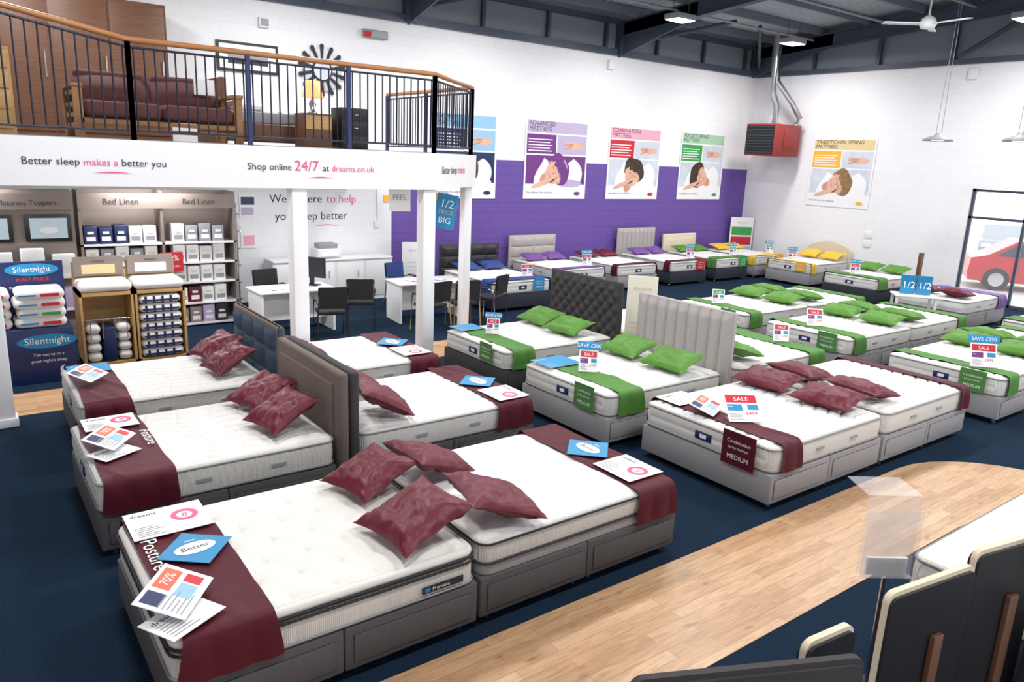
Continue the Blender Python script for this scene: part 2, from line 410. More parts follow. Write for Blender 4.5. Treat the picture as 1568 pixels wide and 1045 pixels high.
b.lathe([(.0,.5),(.07,.5),(.07,.52),(.03,.56),(.06,.64),(.02,.72),(.02,.78)],'chrome',14,(.22,.2,0))
b.lathe([(.16,.74),(.11,.98),(.0,.98)],'lamps',18,(.22,.2,0));b.done('bedside_table_with_lamp',(4.45,11.3,MZ+.012))
b=MB();b.box(0,.45,0,.4,0,.62,'black',.01)
for k in range(3):b.box(.02,.43,-.012,0,.03+.2*k,.2+.2*k,'black',.004);b.tube([(.2,-.03,.12+.2*k),(.26,-.03,.12+.2*k)],.012,'chrome')
b.done('black_bedside_cabinet',(5.05,11.3,MZ+.012))
b=MB();b.box(4.3,5.45,YB-.04,YB-.005,4.42,4.95,'black');b.box(4.35,5.4,YB-.046,YB-.03,4.47,4.9,'paper');b.box(4.5,5.25,YB-.05,YB-.04,4.56,4.8,'greyp');b.box(4.5,5.25,YB-.052,YB-.045,4.56,4.64,'ink');b.done('framed_picture')
b=MB()
for k in range(28):
    a=2*PI*k/28;r=.48 if k%2 else .38;c,s_=math.cos(a),math.sin(a);c2,s2=-s_,c;w0=.012;w1=.045
    P=[(6.34+.2*c-w0*c2,4.6+.2*s_-w0*s2),(6.34+r*c-w1*c2,4.6+r*s_-w1*s2),(6.34+(r+.03)*c,4.6+(r+.03)*s_),(6.34+r*c+w1*c2,4.6+r*s_+w1*s2),(6.34+.2*c+w0*c2,4.6+.2*s_+w0*s2)]
    b.add([(p[0],YB-.05,p[1]) for p in P],[(0,1,2,3,4)],'ink' if k%2 else 'galv')
b.disc((0,0,0),.21,.21,wallB(6.34,YB-.06,4.6),'ink',28);b.disc((0,0,0),.18,.18,wallB(6.34,YB-.066,4.6),'photob',28)
b.disc((0,0,0),.22,.22,wallB(6.34,YB-.03,4.6),'ink',28);b.done('sunburst_mirror')

# ------------------------------------------------------------ beds
def drape(b,xa,xb,W,z,hs,m,seed=0,hs2=None):
    def fn(u,v):
        y=-(W/2+hs)+(W+2*hs)*v;dy=max(0,abs(y)-W/2);sg=1 if y>0 else -1
        x=xa+(xb-xa)*u+.022*noise.noise(Vector((y*2.2,seed,1+u)))
        x+=(u-.5)*.05*min(1,dy/.2)
        n=noise.noise(Vector((x*5+seed,y*4,seed)))
        fold=max(0,noise.noise(Vector((x*9+y*2.5+seed,y*1.2-x,seed*2)))-.15)*.03
        if dy==0:
            e=min(1,(W/2-abs(y))/.03)
            return (x,y,z+.008+(.007*abs(n)+fold)*e-.012*(1-e))
        t=min(1,dy/.05)
        py=sg*(W/2+.012*t+.016*abs(math.sin(x*16+seed))*min(1,dy/.12)+.004)
        return (x,py,z-.004-dy)
    b.grid(fn,30,96,m)
def headboard(b,L,W,kind,m,H=1.2):
    x0=L+.02;t=.09
    if kind=='panel':
        b.box(x0,x0+t,-W/2-.03,W/2+.03,.1,H,m,.03,3)
        b.box(x0-.018,x0+.01,-W/2+.1,W/2-.1,.5,H-.12,m,.012)
    elif kind in('channel','tuft','blocks'):
        b.box(x0+.03,x0+t,-W/2-.04,W/2+.04,.1,H,m,.02,2)
        def fn(u,v):
            y=-W/2-.03+(W+.06)*u;z=.4+(H-.42)*v
            if kind=='channel':d=abs(math.sin(u*PI*9))**.5*.05
            elif kind=='blocks':d=(abs(math.sin(u*PI*4))**.35*abs(math.sin(v*PI*3))**.35)*.05
            else:
                a=(y+z)/.2;c=(y-z)/.2
                d=.055*(abs(math.sin(a*PI/1))**.5)*(abs(math.sin(c*PI/1))**.5)
            e=min(u*14,(1-u)*14,v*10,(1-v)*10,1)
            return (x0+.03-d*e,y,z)
        b.grid(fn,90,54,m)
    elif kind=='curve':
        P=[(-W/2,.3)]+[(-W/2+W*k/16,H-.22+.22*math.sin(PI*k/16)**.6) for k in range(17)]+[(W/2,.3)]
        n=len(P);V=[(x0,y,z) for y,z in P]+[(x0+.07,y,z) for y,z in P]
        b.add(V,[tuple(range(n)),tuple(range(2*n-1,n-1,-1))]+[(i,n+i,n+(i+1)%n,(i+1)%n) for i in range(n)],m)
        P=[(y*.86,.3+(z-.3)*.9) for y,z in P]
        b.add([(x0-.012,y,z) for y,z in P],[tuple(range(n))],m)
BZ=.36;MT=.61
def quilt(b,x0,x1,y0,y1,z,kind,m,fine=True):
    nx,ny=(150,120) if fine else (56,44)
    def fn(u,v):
        x=x0+(x1-x0)*u;y=y0+(y1-y0)*v
        e=min(1,min(x-x0,x1-x,y-y0,y1-y)/.05)
        if kind=='tuft':
            px,py=.26,.23
            iy=round((y)/py);ox=(iy%2)*px/2
            ix=round((x-ox)/px);dx=x-ox-ix*px;dy=y-iy*py;dd=math.hypot(dx,dy)
            h=.024-.026*math.exp(-(dd/.02)**2)-.014*math.exp(-(dd/.075)**2)
            an=math.atan2(dy,dx);h+=.003*math.cos(an*6)*math.exp(-(dd/.06)**2)
            h+=.004*noise.noise(Vector((x*9,y*9,0)))
        else:
            s=.14
            t=(y+.045*math.sin(x*7+1.2*math.sin(y*3))+.02*math.sin(x*15))/s
            g=abs(t-round(t))*s
            t2=(x+.05*math.sin(y*6))/.28;g2=abs(t2-round(t2))*.28
            h=.02-.019*math.exp(-(g/.015)**2)-.009*math.exp(-(g2/.015)**2)+.003*noise.noise(Vector((x*7,y*7,3)))
        return (x,y,z+.001+max(0,h)*e)
    b.grid(fn,nx,ny,m)
def bed(foot,rot,L=1.93,W=1.5,base='grey',throw=None,hb=None,hbm=None,style='plain',tw=.45,label=None,H=1.2,tag=None,hang=.26,top=None,q='wave',fine=False,ta=.05,tagy=-.4,tags=1.):
    b=MB()
    for x0,x1 in((0,L/2-.003),(L/2+.003,L)):
        b.box(x0,x1,-W/2,W/2,.07,BZ,base,.012,2)
    for s_ in(-1,1):
        for x0,x1 in((.06,L/2-.06),(L/2+.06,L-.06)):
            y=s_*W/2
            b.box(x0-.004,x1+.004,min(y,y+s_*.003),max(y,y+s_*.003),.116,BZ-.056,'seam')
            b.box(x0,x1,min(y,y+s_*.009),max(y,y+s_*.009),.12,BZ-.06,base,.003)
    for x in(.1,L/2-.08,L/2+.08,L-.1):
        for y in(-W/2+.07,W/2-.07):
            b.tube([(x,y,.03),(x,y,.075)],.018,'chrome',8);b.tube([(x-.012,y-.012,.025),(x+.012,y+.012,.025)],.025,'chrome',10)
    e=.01
    tm=top or 'mattress'
    if style=='plain':
        b.rslab(e,L-e,-W/2+e,W/2-e,BZ,MT,.09,.025,'side',tm,bulge=.008)
        rings=[(BZ+.025,'pipe'),(MT-.02,'pipe')]
    elif style=='pillowtop':
        b.rslab(e,L-e,-W/2+e,W/2-e,BZ,MT-.085,.09,.02,'side',tm)
        b.rslab(e+.015,L-e-.015,-W/2+e+.015,W/2-e-.015,MT-.095,MT-.05,.09,.01,'band')
        b.rslab(e,L-e,-W/2+e,W/2-e,MT-.06,MT,.09,.028,'mattress2',tm)
        rings=[(BZ+.02,'pipe'),(MT-.088,'pipeb'),(MT-.052,'pipeb')]
    elif style=='border':
        b.rslab(e,L-e,-W/2+e,W/2-e,BZ,BZ+.09,.09,.012,'greyp');b.rslab(e,L-e,-W/2+e,W/2-e,BZ+.08,MT,.09,.025,'side',tm)
        rings=[(BZ+.09,'pipeb'),(MT-.02,'pipeb')]
    for z,pm in rings:
        b.tube([(x,y,z) for x,y in b.rrect(e-.006,L-e+.006,-W/2+e-.006,W/2-e+.006,.095)],.008,pm,6,closed=True)
    quilt(b,e+.04,L-e-.04,-W/2+e+.04,W/2-e-.04,MT,q,tm,fine)
    if style=='plain':
        for s_ in(-1,1):
            for x in(.75,1.35):
                y=s_*(W/2+.004);b.box(x-.06,x+.06,min(y,y+s_*.006),max(y,y+s_*.006),.47,.495,'greyp')
        b.box(-.006,.012,-.1,.1,.44,.52,'navyp',.003);b.box(-.008,0,-.04,.04,.46,.5,'paper')
    if label:
        s_=-1 if label==1 else 1
        TL=Matrix() if s_<0 else Matrix.Translation((L,0,0))@Matrix.Rotation(PI,4,'Z')
        o=b.T.copy();b.T=o@TL
        x0=L-.42 if s_<0 else .12;x0=L-.42 if s_<0 else L-.42
        if s_>0:x0=.1
        b.box(x0,x0+.3,-W/2-.006,-W/2,.41,.455,'ink')
        b.box(x0+.02,x0+.055,-W/2-.008,-W/2,.42,.445,'cyan')
        b.text('Premium',.035,Matrix.Translation((x0+.07,-W/2-.009,.423))@FB,'paper');b.T=o
    if throw:
        drape(b,ta,tw+.04,W,MT+.02,hang,throw,seed=random.random()*9)
    if tag:
        Tg=Matrix.Translation((-.03,tagy,.66-.36*tags))@Matrix.Rotation(-PI/2,4,'Z')@Matrix.Scale(tags,4)
        o=b.T.copy();b.T=o@Tg
        b.box(-.2,.2,-.006,.0,-.0,.36,tag);b.text('Combination',.055,Matrix.Translation((0,-.008,.24))@FB,'paper','C');b.text('spring mattress',.04,Matrix.Translation((0,-.008,.18))@FB,'paper','C');b.text('MEDIUM',.07,Matrix.Translation((0,-.008,.07))@FB,'paper','C')
        b.T=o
    if hb:headboard(b,L,W,hb,hbm,H)
    return b.done('divan_bed',(foot[0],foot[1],0),(0,0,rot))
def cushion(x,y,z,rz,ty=0,m='maroon',sx=.55,sy=.55,th=.16,seed=0):
    b=MB();sd=random.random()*50
    def sf(sgn):
        def fn(u,v):
            a=u*2-1;c=v*2-1
            px=a*sx/2*(1-.13*(1-c*c));py=c*sy/2*(1-.13*(1-a*a))
            h=th/2*((1-abs(a)**3)*(1-abs(c)**3))**.6
            k=min(1,h/.02)
            n=noise.noise(Vector((a*2.2+sd,c*2.2,sgn)))*.024*k
            cr=(1-abs(noise.noise(Vector((a*2.6+sd,c*2.6+9,2)))*2))**6*.014*k
            return (px,py,sgn*h+n-cr*sgn)
        return fn
    b.grid(sf(1),30,30,m);b.grid(sf(-1),30,30,m)
    return b.done('cushion',(x,y,z),(0,ty,rz))
def price_stand(x,y,z,rz,txt='SAVE £100',tilt=.5,w=.3,h=.36,c1='red',c2='ppurple',s=.72):
    b=MB();b.T=Matrix.Rotation(-tilt,4,'X')
    b.box(-w/2,w/2,0,.006,0,h,'paper')
    b.box(-w/2+.02,w/2-.02,-.002,0,h*.66,h*.93,c1);b.text('SALE',h*.2,Matrix.Translation((0,-.003,h*.72))@FB,'paper','C')
    b.box(-w/2+.02,-w*.02,-.002,0,h*.38,h*.6,c2);b.box(w*.14,w/2-.02,-.002,0,h*.42,h*.6,'cyan')
    b.text('now',h*.08,Matrix.Translation((-w/2+.03,-.003,h*.5))@FB,'paper');b.text('£499',h*.16,Matrix.Translation((w*.04,-.003,h*.24))@FB,'red')
    for k in range(6):b.box(-w/2+.025,-.01-(k%3)*.02,-.002,0,.03+.016*k,.036+.016*k,'greyp')
    if txt:
        b.rslab(-w*.62,w*.62,-.012,.0,h+.0,h+.13,.005,.004,'cyan')
        b.text(txt,.085,Matrix.Translation((0,-.014,h+.035))@FB,'paper','C')
    b.T=Matrix();b.box(-w/2,w/2,0,.16,0,.006,'acrylic')
    return b.done('price_card',(x,y,z),(0,0,rz),scale=s)
def leaflet(x,y,z,rz,w=.5,h=.36,kind='pink',tilt=0):
    b=MB();b.box(-w/2,w/2,-h/2,h/2,0,.004,'paper')
    if kind=='pink':
        n=24
        b.add([(w*.22+r*math.cos(2*PI*k/n),.02+r*math.sin(2*PI*k/n),.0055) for r in(.05,.085) for k in range(n)],[(k,(k+1)%n,n+(k+1)%n,n+k) for k in range(n)],'pink')
        b.text('8',.08,Matrix.Translation((w*.22,-.01,.0056)),'pink','C')
    elif kind=='blue':b.box(-w/2,w/2,-h/2,h/2,.004,.0055,'cyan')
    elif kind=='offer':
        b.box(-w*.05,w*.42,h*.08,h*.42,.004,.0055,'orange');b.text('70%',h*.26,Matrix.Translation((w*.18,h*.16,.006)),'paper','C')
        b.box(-w*.42,-w*.14,h*.05,h*.42,.004,.0055,'navyp');b.box(-w*.1,w*.2,-h*.35,-h*.02,.004,.0055,'bluel');b.box(w*.24,w*.42,-h*.35,-h*.02,.004,.0055,'red')
    t='ink' if kind!='blue' else 'paper'
    if kind!='offer':b.text('dreams',.055,Matrix.Translation((-w/2+.03,h/2-.08,.0058)),t)
    for k in range(6):b.box(-w/2+.03,-w/2+.2-(k%3)*.03,-h/2+.03+.025*k,-h/2+.037+.025*k,.004,.0057,'greyp')
    return b.done('leaflet',(x,y,z),(tilt,0,rz))
def diamond(x,y,z,rz,s=1):
    b=MB();b.T=Matrix.Rotation(PI/4,4,'Z');b.box(-.17,.17,-.17,.17,0,.004,'cyan');b.T=Matrix();b.disc((0,0,.006),.13,.075,Matrix(),'paper');b.text('Better',.07,Matrix.Translation((0,-.02,.007)),'ink','C')
    b.text('sleep',.035,Matrix.Translation((0,.1,.005)),'paper','C')
    b.done('leaflet',(x,y,z),(0,0,rz),scale=s)
R180=PI
TZ=MT+.048
# row A
bed((.66,4.38),0,W=1.54,L=1.87,base='grey',throw='maroond',style='pillowtop',label=1,tw=.5,top='mattress2',q='tuft',fine=True)
bed((4.46,4.38),R180,W=1.52,L=1.9,base='grey',throw='maroond',style='border',tw=.42,q='tuft',fine=True)
# row B
bed((.66,6.58),0,W=1.48,L=1.87,throw='maroond',hb='panel',hbm='brown',tw=.5,fine=True)
bed((4.74,6.58),R180,W=1.48,L=1.98,throw='maroond',hb='panel',hbm='char',tw=.42,fine=True)
# row C
bed((.8,8.5),0,W=1.48,L=1.85,throw='maroond',hb='blocks',hbm='teal',tw=.42,fine=True)
bed((4.78,8.5),R180,W=1.48,L=1.98,throw='maroond',hb='panel',hbm='brown',tw=.4,fine=True)
# middle
bed((5.6,8.3),0,W=1.5,base='char',throw='greend',hb='tuft',hbm='char',H=1.4,tag='greent',tw=.42,ta=.12,tags=.7,tagy=-.35,q='tuft',fine=True)
bed((5.5,6.28),0,W=1.52,base='lgrey',throw='greend',hb='channel',hbm='lhb',H=1.36,tag='greent',tw=.48,ta=.16,tags=.8,tagy=-.4,q='tuft',fine=True)
bed((9.7,6.28),R180,W=1.5,base='lgrey',throw='greend',tw=.35)
bed((9.8,8.3),R180,W=1.5,base='lgrey',throw='greend',tw=.35)
# right pair
bed((5.74,4.42),0,W=1.6,base='lgrey',throw='maroond',tag='maroond',tw=.36,ta=.12,tags=.92,tagy=-.44,fine=True)
bed((9.66,4.42),R180,W=1.6,base='lgrey',throw='maroond',tw=.2,fine=True)
for (x,y,bs,th) in((10.7,6.5,'lgrey','greend'),(10.8,8.45,'lgrey','greend'),(10.45,4.3,'lgrey','greend')):
    bed((x,y),0,W=1.5,base=bs,throw=th,tag='greent',tw=.4,ta=.14,tags=.8);bed((x+3.9,y),R180,W=1.5,base=bs,throw=th,tw=.3)
bed((15.0,4.6),0,W=1.5,base='lgrey',throw='greend',tw=.5)
bed((18.2,7.15),R180,W=1.4,base='lgrey',throw='violet',tw=.4)
bed((17.4,9.6),0,W=1.4,base='dnavy',throw='greend',tw=.4)
bed((18.3,11.9),0,W=1.35,L=1.9,base='lgrey',throw='yellow',hb='curve',hbm='cream',H=1.1,tag='yellowp',tags=.7,tw=.2)
UP=PI/2
bed((9.35,12.1),UP,W=1.5,base='dnavy',throw='blue',hb='blocks',hbm='black',H=1.15,tag='cyan',tags=.7,tw=.35)
bed((11.8,12.95),UP,W=1.4,base='lgrey',throw='violet',hb='blocks',hbm='lhb',H=1.2,tw=.2)
bed((13.6,12.95),UP,W=1.35,base='lgrey',throw='maroond',tw=.2)
bed((15.5,12.95),UP,W=1.4,base='dnavy',throw='maroond',hb='channel',hbm='lhb',H=1.3,tag='red',tags=.8,tw=.2)
bed((17.3,12.95),UP,W=1.35,base='dnavy',throw='greend',hb='panel',hbm='cream',H=1.1,tag='greenp',tags=.8,tw=.3)
bed((19.0,12.95),UP,W=1.3,base='lgrey',throw='yellow',tw=.2,tag='yellowp',tags=.8)
def cu(x,y,rz,ty,m='maroon',sx=.58,sy=.58,z=None,th=.17):
    zz=MT+.095+abs(math.sin(ty))*sx/2*.85 if z is None else z
    cushion(x,y,zz,rz,ty,m,sx,sy,th)
cu(2.3,4.72,.22,-.32,sx=.54,sy=.54);cu(2.24,3.94,.12,-.32,sx=.6,sy=.6);cu(2.8,4.72,.1,.35,sx=.56,sy=.56);cu(2.84,3.9,-.2,.32,sx=.6,sy=.6)
cu(2.24,6.95,.3,-.4,sx=.54,sy=.54);cu(2.2,6.28,.2,-.45,sx=.54,sy=.54);cu(3.12,6.15,-.2,.5);cu(3.14,6.9,.1,.5)
cu(2.35,8.85,.2,-.45,sx=.52,sy=.52);cu(2.3,8.2,.1,-.5,sx=.52,sy=.52);cu(3.15,8.2,.1,.5,sx=.55)
G='green'
cu(7.05,8.65,0,-.3,G,.48,.66);cu(7.0,7.95,.1,-.3,G,.48,.66)
cu(6.9,6.65,0,-.3,G,.5,.66);cu(6.9,5.9,.1,-.3,G,.5,.68)
cu(8.1,5.9,0,.3,G,.5,.68);cu(8.1,6.65,0,.3,G,.5,.68)
for (x,y) in((7.35,4.85),(7.35,4.1)):cu(x,y,.1,-.15,'maroon',.5,.7)
for (x,y) in((8.0,4.85),(8.0,4.1)):cu(x,y,-.1,.15,'maroon',.5,.7)
for (x,y) in((12.65,6.5),(12.75,8.45),(12.4,4.3)):
    for dy in(-.36,.36):
        cu(x-.35,y+dy,.1,-.15,G,.48,.68);cu(x+.35,y+dy,-.1,.15,G,.48,.68)
for dy in(-.33,.33):
    cu(16.6,7.15+dy,0,.15,'maroon',.48,.62);cu(18.9,9.6+dy,0,-.2,G,.48,.62);cu(19.85,11.9+dy,0,-.3,'yellow',.48,.62)
    for x,m in((9.35,'blue'),(11.8,'violet'),(13.6,'maroon'),(15.5,'violet'),(17.3,G),(19.0,'yellow')):
        y=13.7 if x<10 else 14.5
        cushion(x+dy,y,MT+.11,PI/2,-.25,m,.45,.6,.13)
# leaflets and price cards
leaflet(.95,4.93,TZ,0,.48,.4,'pink')
diamond(1.0,4.46,TZ+.002,.1,.95)
b=MB();b.text('Posture',.13,Matrix.Rotation(-PI/2,4,'Z'),'paper');b.done('throw_lettering',(.74,4.72,TZ+.001))
leaflet(.76,3.92,TZ+.075,.95,.4,.28,'offer',tilt=.3)
leaflet(.76,3.76,TZ+.006,.5,.34,.26,'none')
for (x,y,o1,o2) in((4.22,4.38,-.42,.04),(4.5,6.5,-.42,.04),(4.5,8.5,-.42,.04)):
    leaflet(x,y+o1,TZ,-PI/2,.42,.38,'pink');diamond(x,y+o2+.02,TZ,-PI/2)
leaflet(.95,7.08,TZ,0,.42,.34,'pink');leaflet(.86,6.5,TZ+.075,.95,.38,.26,'offer',tilt=.3);leaflet(.86,6.33,TZ,.5,.32,.24,'none')
b=MB();b.text('Posture',.12,Matrix.Rotation(-PI/2,4,'Z'),'paper');b.done('throw_lettering',(1.12,6.75,TZ+.001))
leaflet(1.05,8.98,TZ,0,.4,.32,'blue');leaflet(.98,8.5,TZ+.08,.95,.36,.26,'offer',tilt=.35)
price_stand(5.95,8.35,TZ,-.75,'SAVE £100',.35,s=.62);price_stand(5.85,6.25,TZ,-.75,'SAVE £200',.45,s=.74)
leaflet(5.85,8.85,TZ,0,.4,.34,'blue');leaflet(5.8,6.78,TZ,0,.5,.4,'blue')
leaflet(6.05,5.0,TZ,0,.42,.34,'none');leaflet(6.0,4.62,TZ+.05,.4,.42,.28,'offer',.3);price_stand(6.05,4.16,TZ,-.6,None,1.0,.4,.42,'red','cyan',s=.86)
price_stand(10.7,3.9,TZ,-.8,'SAVE £350',.4,.4,.4,s=.8);price_stand(10.95,6.5,TZ,-.8,None,.5,s=.8)
price_stand(11.05,8.5,TZ,-.8,None,.4,c1='greenp');price_stand(17.6,9.6,TZ,-.9,'SAVE £150',.2);price_stand(18.45,11.9,TZ,-.9,'SAVE £100',.2)
for x in(9.35,11.8,15.5,17.3,19.0):
    price_stand(x+.3,12.35 if x<10 else 13.2,TZ,-.2,'SAVE £90' if x>11 else None,.2,.34,.36,'red' if x<17 else 'greenp')
price_stand(9.45,6.1,TZ,-.8,None,.4)

# ------------------------------------------------------------ posters (flat printed boards with a portrait)
def blob(b,c,r,prof,m,z):
    """smooth closed printed shape from polar profile"""
    n=40;P=[]
    for k in range(n):
        t=2*PI*k/n;rr=r*prof(t);P.append((c[0]+rr*math.cos(t),c[1]+rr*math.sin(t),z))
    b.poly(P,m)
def face(b,Tm,s,hair='hair',hat=None,ang=-68):
    o=b.T.copy();b.T=o@Tm@Matrix.Rotation(math.radians(ang),4,'Z')
    I=Matrix()
    blob(b,(0,.16*s),.72*s,lambda t:1+.06*math.sin(3*t)+.05*math.sin(5*t+1)-(.22 if math.sin(t)<-.5 else 0),hat or hair,.001)
    if hat:
        for k in range(3):b.disc((0,(.5+.12*k)*s,.0015+.0002*k),(.46-.1*k)*s,.04*s,I,'lilac',16)
    # neck, ears, face outline with jaw
    b.disc((-.05*s,-.62*s,.0016),.24*s,.34*s,I,'skinl',20)
    for sx in(-1,1):b.disc((sx*.5*s,-.02*s,.0017),.08*s,.14*s,I,'skinl',14)
    blob(b,(0,-.04*s),.56*s,lambda t:(.92-.05*math.cos(2*t)) if math.sin(t)>0 else 1.0-.14*abs(math.cos(t))+.04*abs(math.sin(t)),'skin',.002)
    blob(b,(.03*s,.44*s),.42*s,lambda t:1.12 if math.cos(t)**2>.5 else .62,hat or hair,.003)
    for sx in(-1,1):
        b.add([(sx*.2*s+.12*s*math.cos(PI*k/8),.05*s-.035*s*math.sin(PI*k/8)-h_,.004) for h_ in(0,.022*s) for k in range(9)],[(k,k+1,10+k,9+k) for k in range(8)],'hair')
        b.add([(sx*.2*s+.13*s*math.cos(PI*k/8),.15*s+.035*s*math.sin(PI*k/8)-h_,.004) for h_ in(0,.026*s) for k in range(9)],[(k,k+1,10+k,9+k) for k in range(8)],hair)
    b.poly([(-.02*s,.06*s,.004),(-.07*s,-.13*s,.004),(0,-.17*s,.004),(.07*s,-.14*s,.004),(.03*s,.05*s,.004)],'skinl')
    b.add([(.17*s*math.cos(PI+PI*k/8),-.31*s+.06*s*math.sin(PI+PI*k/8)*f,.0045) for f in(.1,1) for k in range(9)],[(k,k+1,10+k,9+k) for k in range(8)],'skinl' if hair=='hairb' or hat else 'orange')
    b.T=o
def poster(mk,w,h,cl,cm,t1,t2,hair,hat=None,ang=-68,bgc='photob',cloth='paper'):
    b=MB();b.T=mk;TT=Matrix.Translation
    b.box(0,w,0,h,-.01,0,'paper')
    b.box(.05,w-.05,h*.83,h-.05,0,.002,cl)
    b.text(t1,w*.075,TT((.1,h*.915,.003)),'ink');b.text(t2,w*.075,TT((.1,h*.85,.003)),'ink')
    b.box(.05,w*.48,h*.57,h*.81,0,.002,cm)
    for k in range(5):b.box(.1,w*.42-(k%2)*.08,h*(.6+.035*k),h*(.612+.035*k),.002,.003,'paper')
    b.box(w*.5,w-.05,h*.57,h*.81,0,.002,'lilac' if hat else ('bluel' if cl=='bluel' else 'photob'))
    b.disc((w*.8,h*.68,.004),w*.13,h*.045,Matrix(),'skin',18)
    for k in range(4):
        b.T=mk@TT((w*.68,h*(.655+.02*k),.005))@Matrix.Rotation(.3-.1*k,4,'Z');b.disc((0,0,0),w*.09,h*.011,Matrix(),'skin' if k%2 else 'skinl',12)
    b.T=mk
    b.box(.05,w-.05,h*.13,h*.55,0,.0015,bgc)
    blob(b,(w*.54,h*.27),w*.36,lambda t:(1+.1*math.sin(4*t+.7))*(1 if abs(math.cos(t))>.7 else .62),'paper',.002)
    b.box(.05,w-.05,h*.13,h*.19,.0015,.0028,'paper')
    b.disc((w*.72,h*.2,.003),w*.21,h*.05,Matrix(),cloth,18)
    face(b,TT((w*.48,h*.34,.004)),w*.27,hair,hat,ang)
    b.T=mk@TT((w*.3,h*.205,.009))@Matrix.Rotation(.3,4,'Z');b.disc((0,0,0),w*.19,h*.032,Matrix(),'skin',18)
    for k in range(4):b.T=mk@TT((w*(.44+.01*k),h*(.215+.014*k),.0095))@Matrix.Rotation(.2+.12*k,4,'Z');b.disc((0,0,0),w*.06,h*.008,Matrix(),'skinl' if k%2 else 'skin',12)
    b.T=mk
    b.text('Fast delivery, free collection',w*.036,TT((.1,h*.07,.003)),'ink');b.disc((w*.86,h*.07,.003),.11,.05,Matrix(),cm,14)
    return b.done('wall_poster')
yb=YB-.02
def PB(x,z):return Matrix.Translation((x,yb,z))@FB
poster(PB(8.95,2.08),1.75,1.95,'bluel','navyp','COMFORT','MATTRESS','hair',None,-50,'navyp')
poster(PB(11.55,2.08),2.05,1.95,'lilac','ppurple','ADVANCED','MATTRESS','hair','ppurple',-60,'ppurple','lilac')
poster(PB(14.35,2.08),2.0,1.93,'pinkl','red','COMBINATION','MATTRESS','hair',None,-25)
poster(PB(17.2,2.08),1.95,1.93,'greenl','greenp','POCKET SPRING','MATTRESS','hair',None,70)
poster(Matrix.Translation((XR-.02,12.93,2.08))@Matrix.Rotation(-PI/2,4,'Z')@FB,1.9,1.9,'yellowl','yellowp','TRADITIONAL SPRING','MATTRESS','hairb',None,-70)

# ------------------------------------------------------------ heater, duct, lights, fan
b=MB();b.box(18.9,20.1,13.2,14.2,3.42,4.3,'heater',.02)
b.box(18.88,18.9,13.25,14.15,3.47,4.25,'black')
for k in range(10):b.box(18.855,18.885,13.28,14.12,3.5+.078*k,3.52+.078*k,'steel')
b.box(19.3,19.9,13.18,13.2,3.6,4.1,'heater',.01);b.box(20.1,20.38,13.4,14.0,3.5,3.6,'steel')
b.tube([(19.5,13.7,4.28),(19.5,13.7,4.8),(19.35,13.75,5.1),(19.3,13.8,5.9),(19.3,13.8,6.7)],.1,'galv',12)
b.tube([(19.9,13.3,4.28),(19.95,13.2,4.5),(19.8,13.4,4.9),(19.55,13.8,5.5),(19.55,13.85,6.7)],.08,'galv',12)
b.done('wall_heater')
for x in(1.2,5.4,9.6,13.7,18.0):
    for y in(12.4,7.0,1.5):
        z=6.22;b=MB()
        b.box(-.3,.3,-.22,.22,0,.12,'greyp',.02);b.box(-.27,.27,-.19,.19,-.015,0,'lamp')
        b.tube([(-.25,0,.1),(-.25,0,zr(y)-z-.2)],.008,'steel',6);b.tube([(.25,0,.1),(.25,0,zr(y)-z-.2)],.008,'steel',6)
        b.done('high_bay_light',(x,y,z))
        l=bpy.data.lights.new('high_bay_lamp','AREA');l.shape='RECTANGLE';l.size=.8;l.size_y=.6;l.energy=142;l.color=(1,.985,.965)
        o=bpy.data.objects.new('high_bay_lamp',l);o.location=(x,y,z-.05);sc.collection.objects.link(o)
for x in(0,2.6,5.2):  # unseen glowing battens and area lamps, added to brighten the space under the deck
    for y in(10.9,13.2):
        b=MB();b.box(-.6,.6,-.08,.08,-.05,0,'lamp');b.done('added_fill_batten',(x,y,UZ-.001))
        l=bpy.data.lights.new('added_fill_lamp','AREA');l.shape='RECTANGLE';l.size=1.2;l.size_y=.2;l.energy=32
        o=bpy.data.objects.new('added_fill_lamp',l);o.location=(x,y,UZ-.07);sc.collection.objects.link(o)
b=MB()
b.tube([(0,0,.1),(0,0,zr(7.8)-5.9)],.02,'white',8);b.lathe([(0,-.1),(.12,-.08),(.16,0),(.12,.1),(.03,.16),(0,.16)],'white',20)
for k in range(3):
    o=b.T.copy();b.T=Matrix.Rotation(2*PI*k/3+.35,4,'Z')@Matrix.Rotation(.12,4,'X');b.box(.12,.85,-.07,.07,-.01,.01,'white',.004);b.T=o
b.done('ceiling_fan',(15.6,7.8,5.9))
for x,y in((17.0,7.9),(17.0,6.35)):
    b=MB();b.lathe([(.05,.14),(.08,.1),(.28,.02),(.3,-.02),(.26,-.02),(.07,.07),(0,.07)],'greyp',24);b.lathe([(0,-.01),(.14,-.01),(.2,0.0)],'lamp',18)
    for dx in(-.12,.12):b.tube([(dx,0,.1),(dx*.3,0,zr(y)-3.8-.2)],.006,'greyp',5)
    b.done('pendant_light',(x,y,3.8))
b=MB();b.box(-.1,.1,-.08,0,-.09,.09,'white',.01);b.box(-.07,.07,-.1,-.08,-.06,.06,'greyp');b.done('alarm_sounder',(5.2,YB-.002,5.35))
b=MB();b.box(-.28,.28,-.1,0,-.06,.1,'greyp',.02);b.lathe([(0,-.05),(.07,-.05),(.09,.05)],'red',12,(-.2,-.1,.0));b.done('emergency_light',(7.5,YB-.002,5.4))
b=MB();b.box(-.1,.1,-.1,0,-.12,.12,'white',.02);b.done('wall_speaker',(14.2,YB-.002,5.5))
b=MB();b.box(-.08,0,-.1,.1,-.13,.13,'white',.02);b.done('wall_speaker',(XR-.002,8.9,5.5))
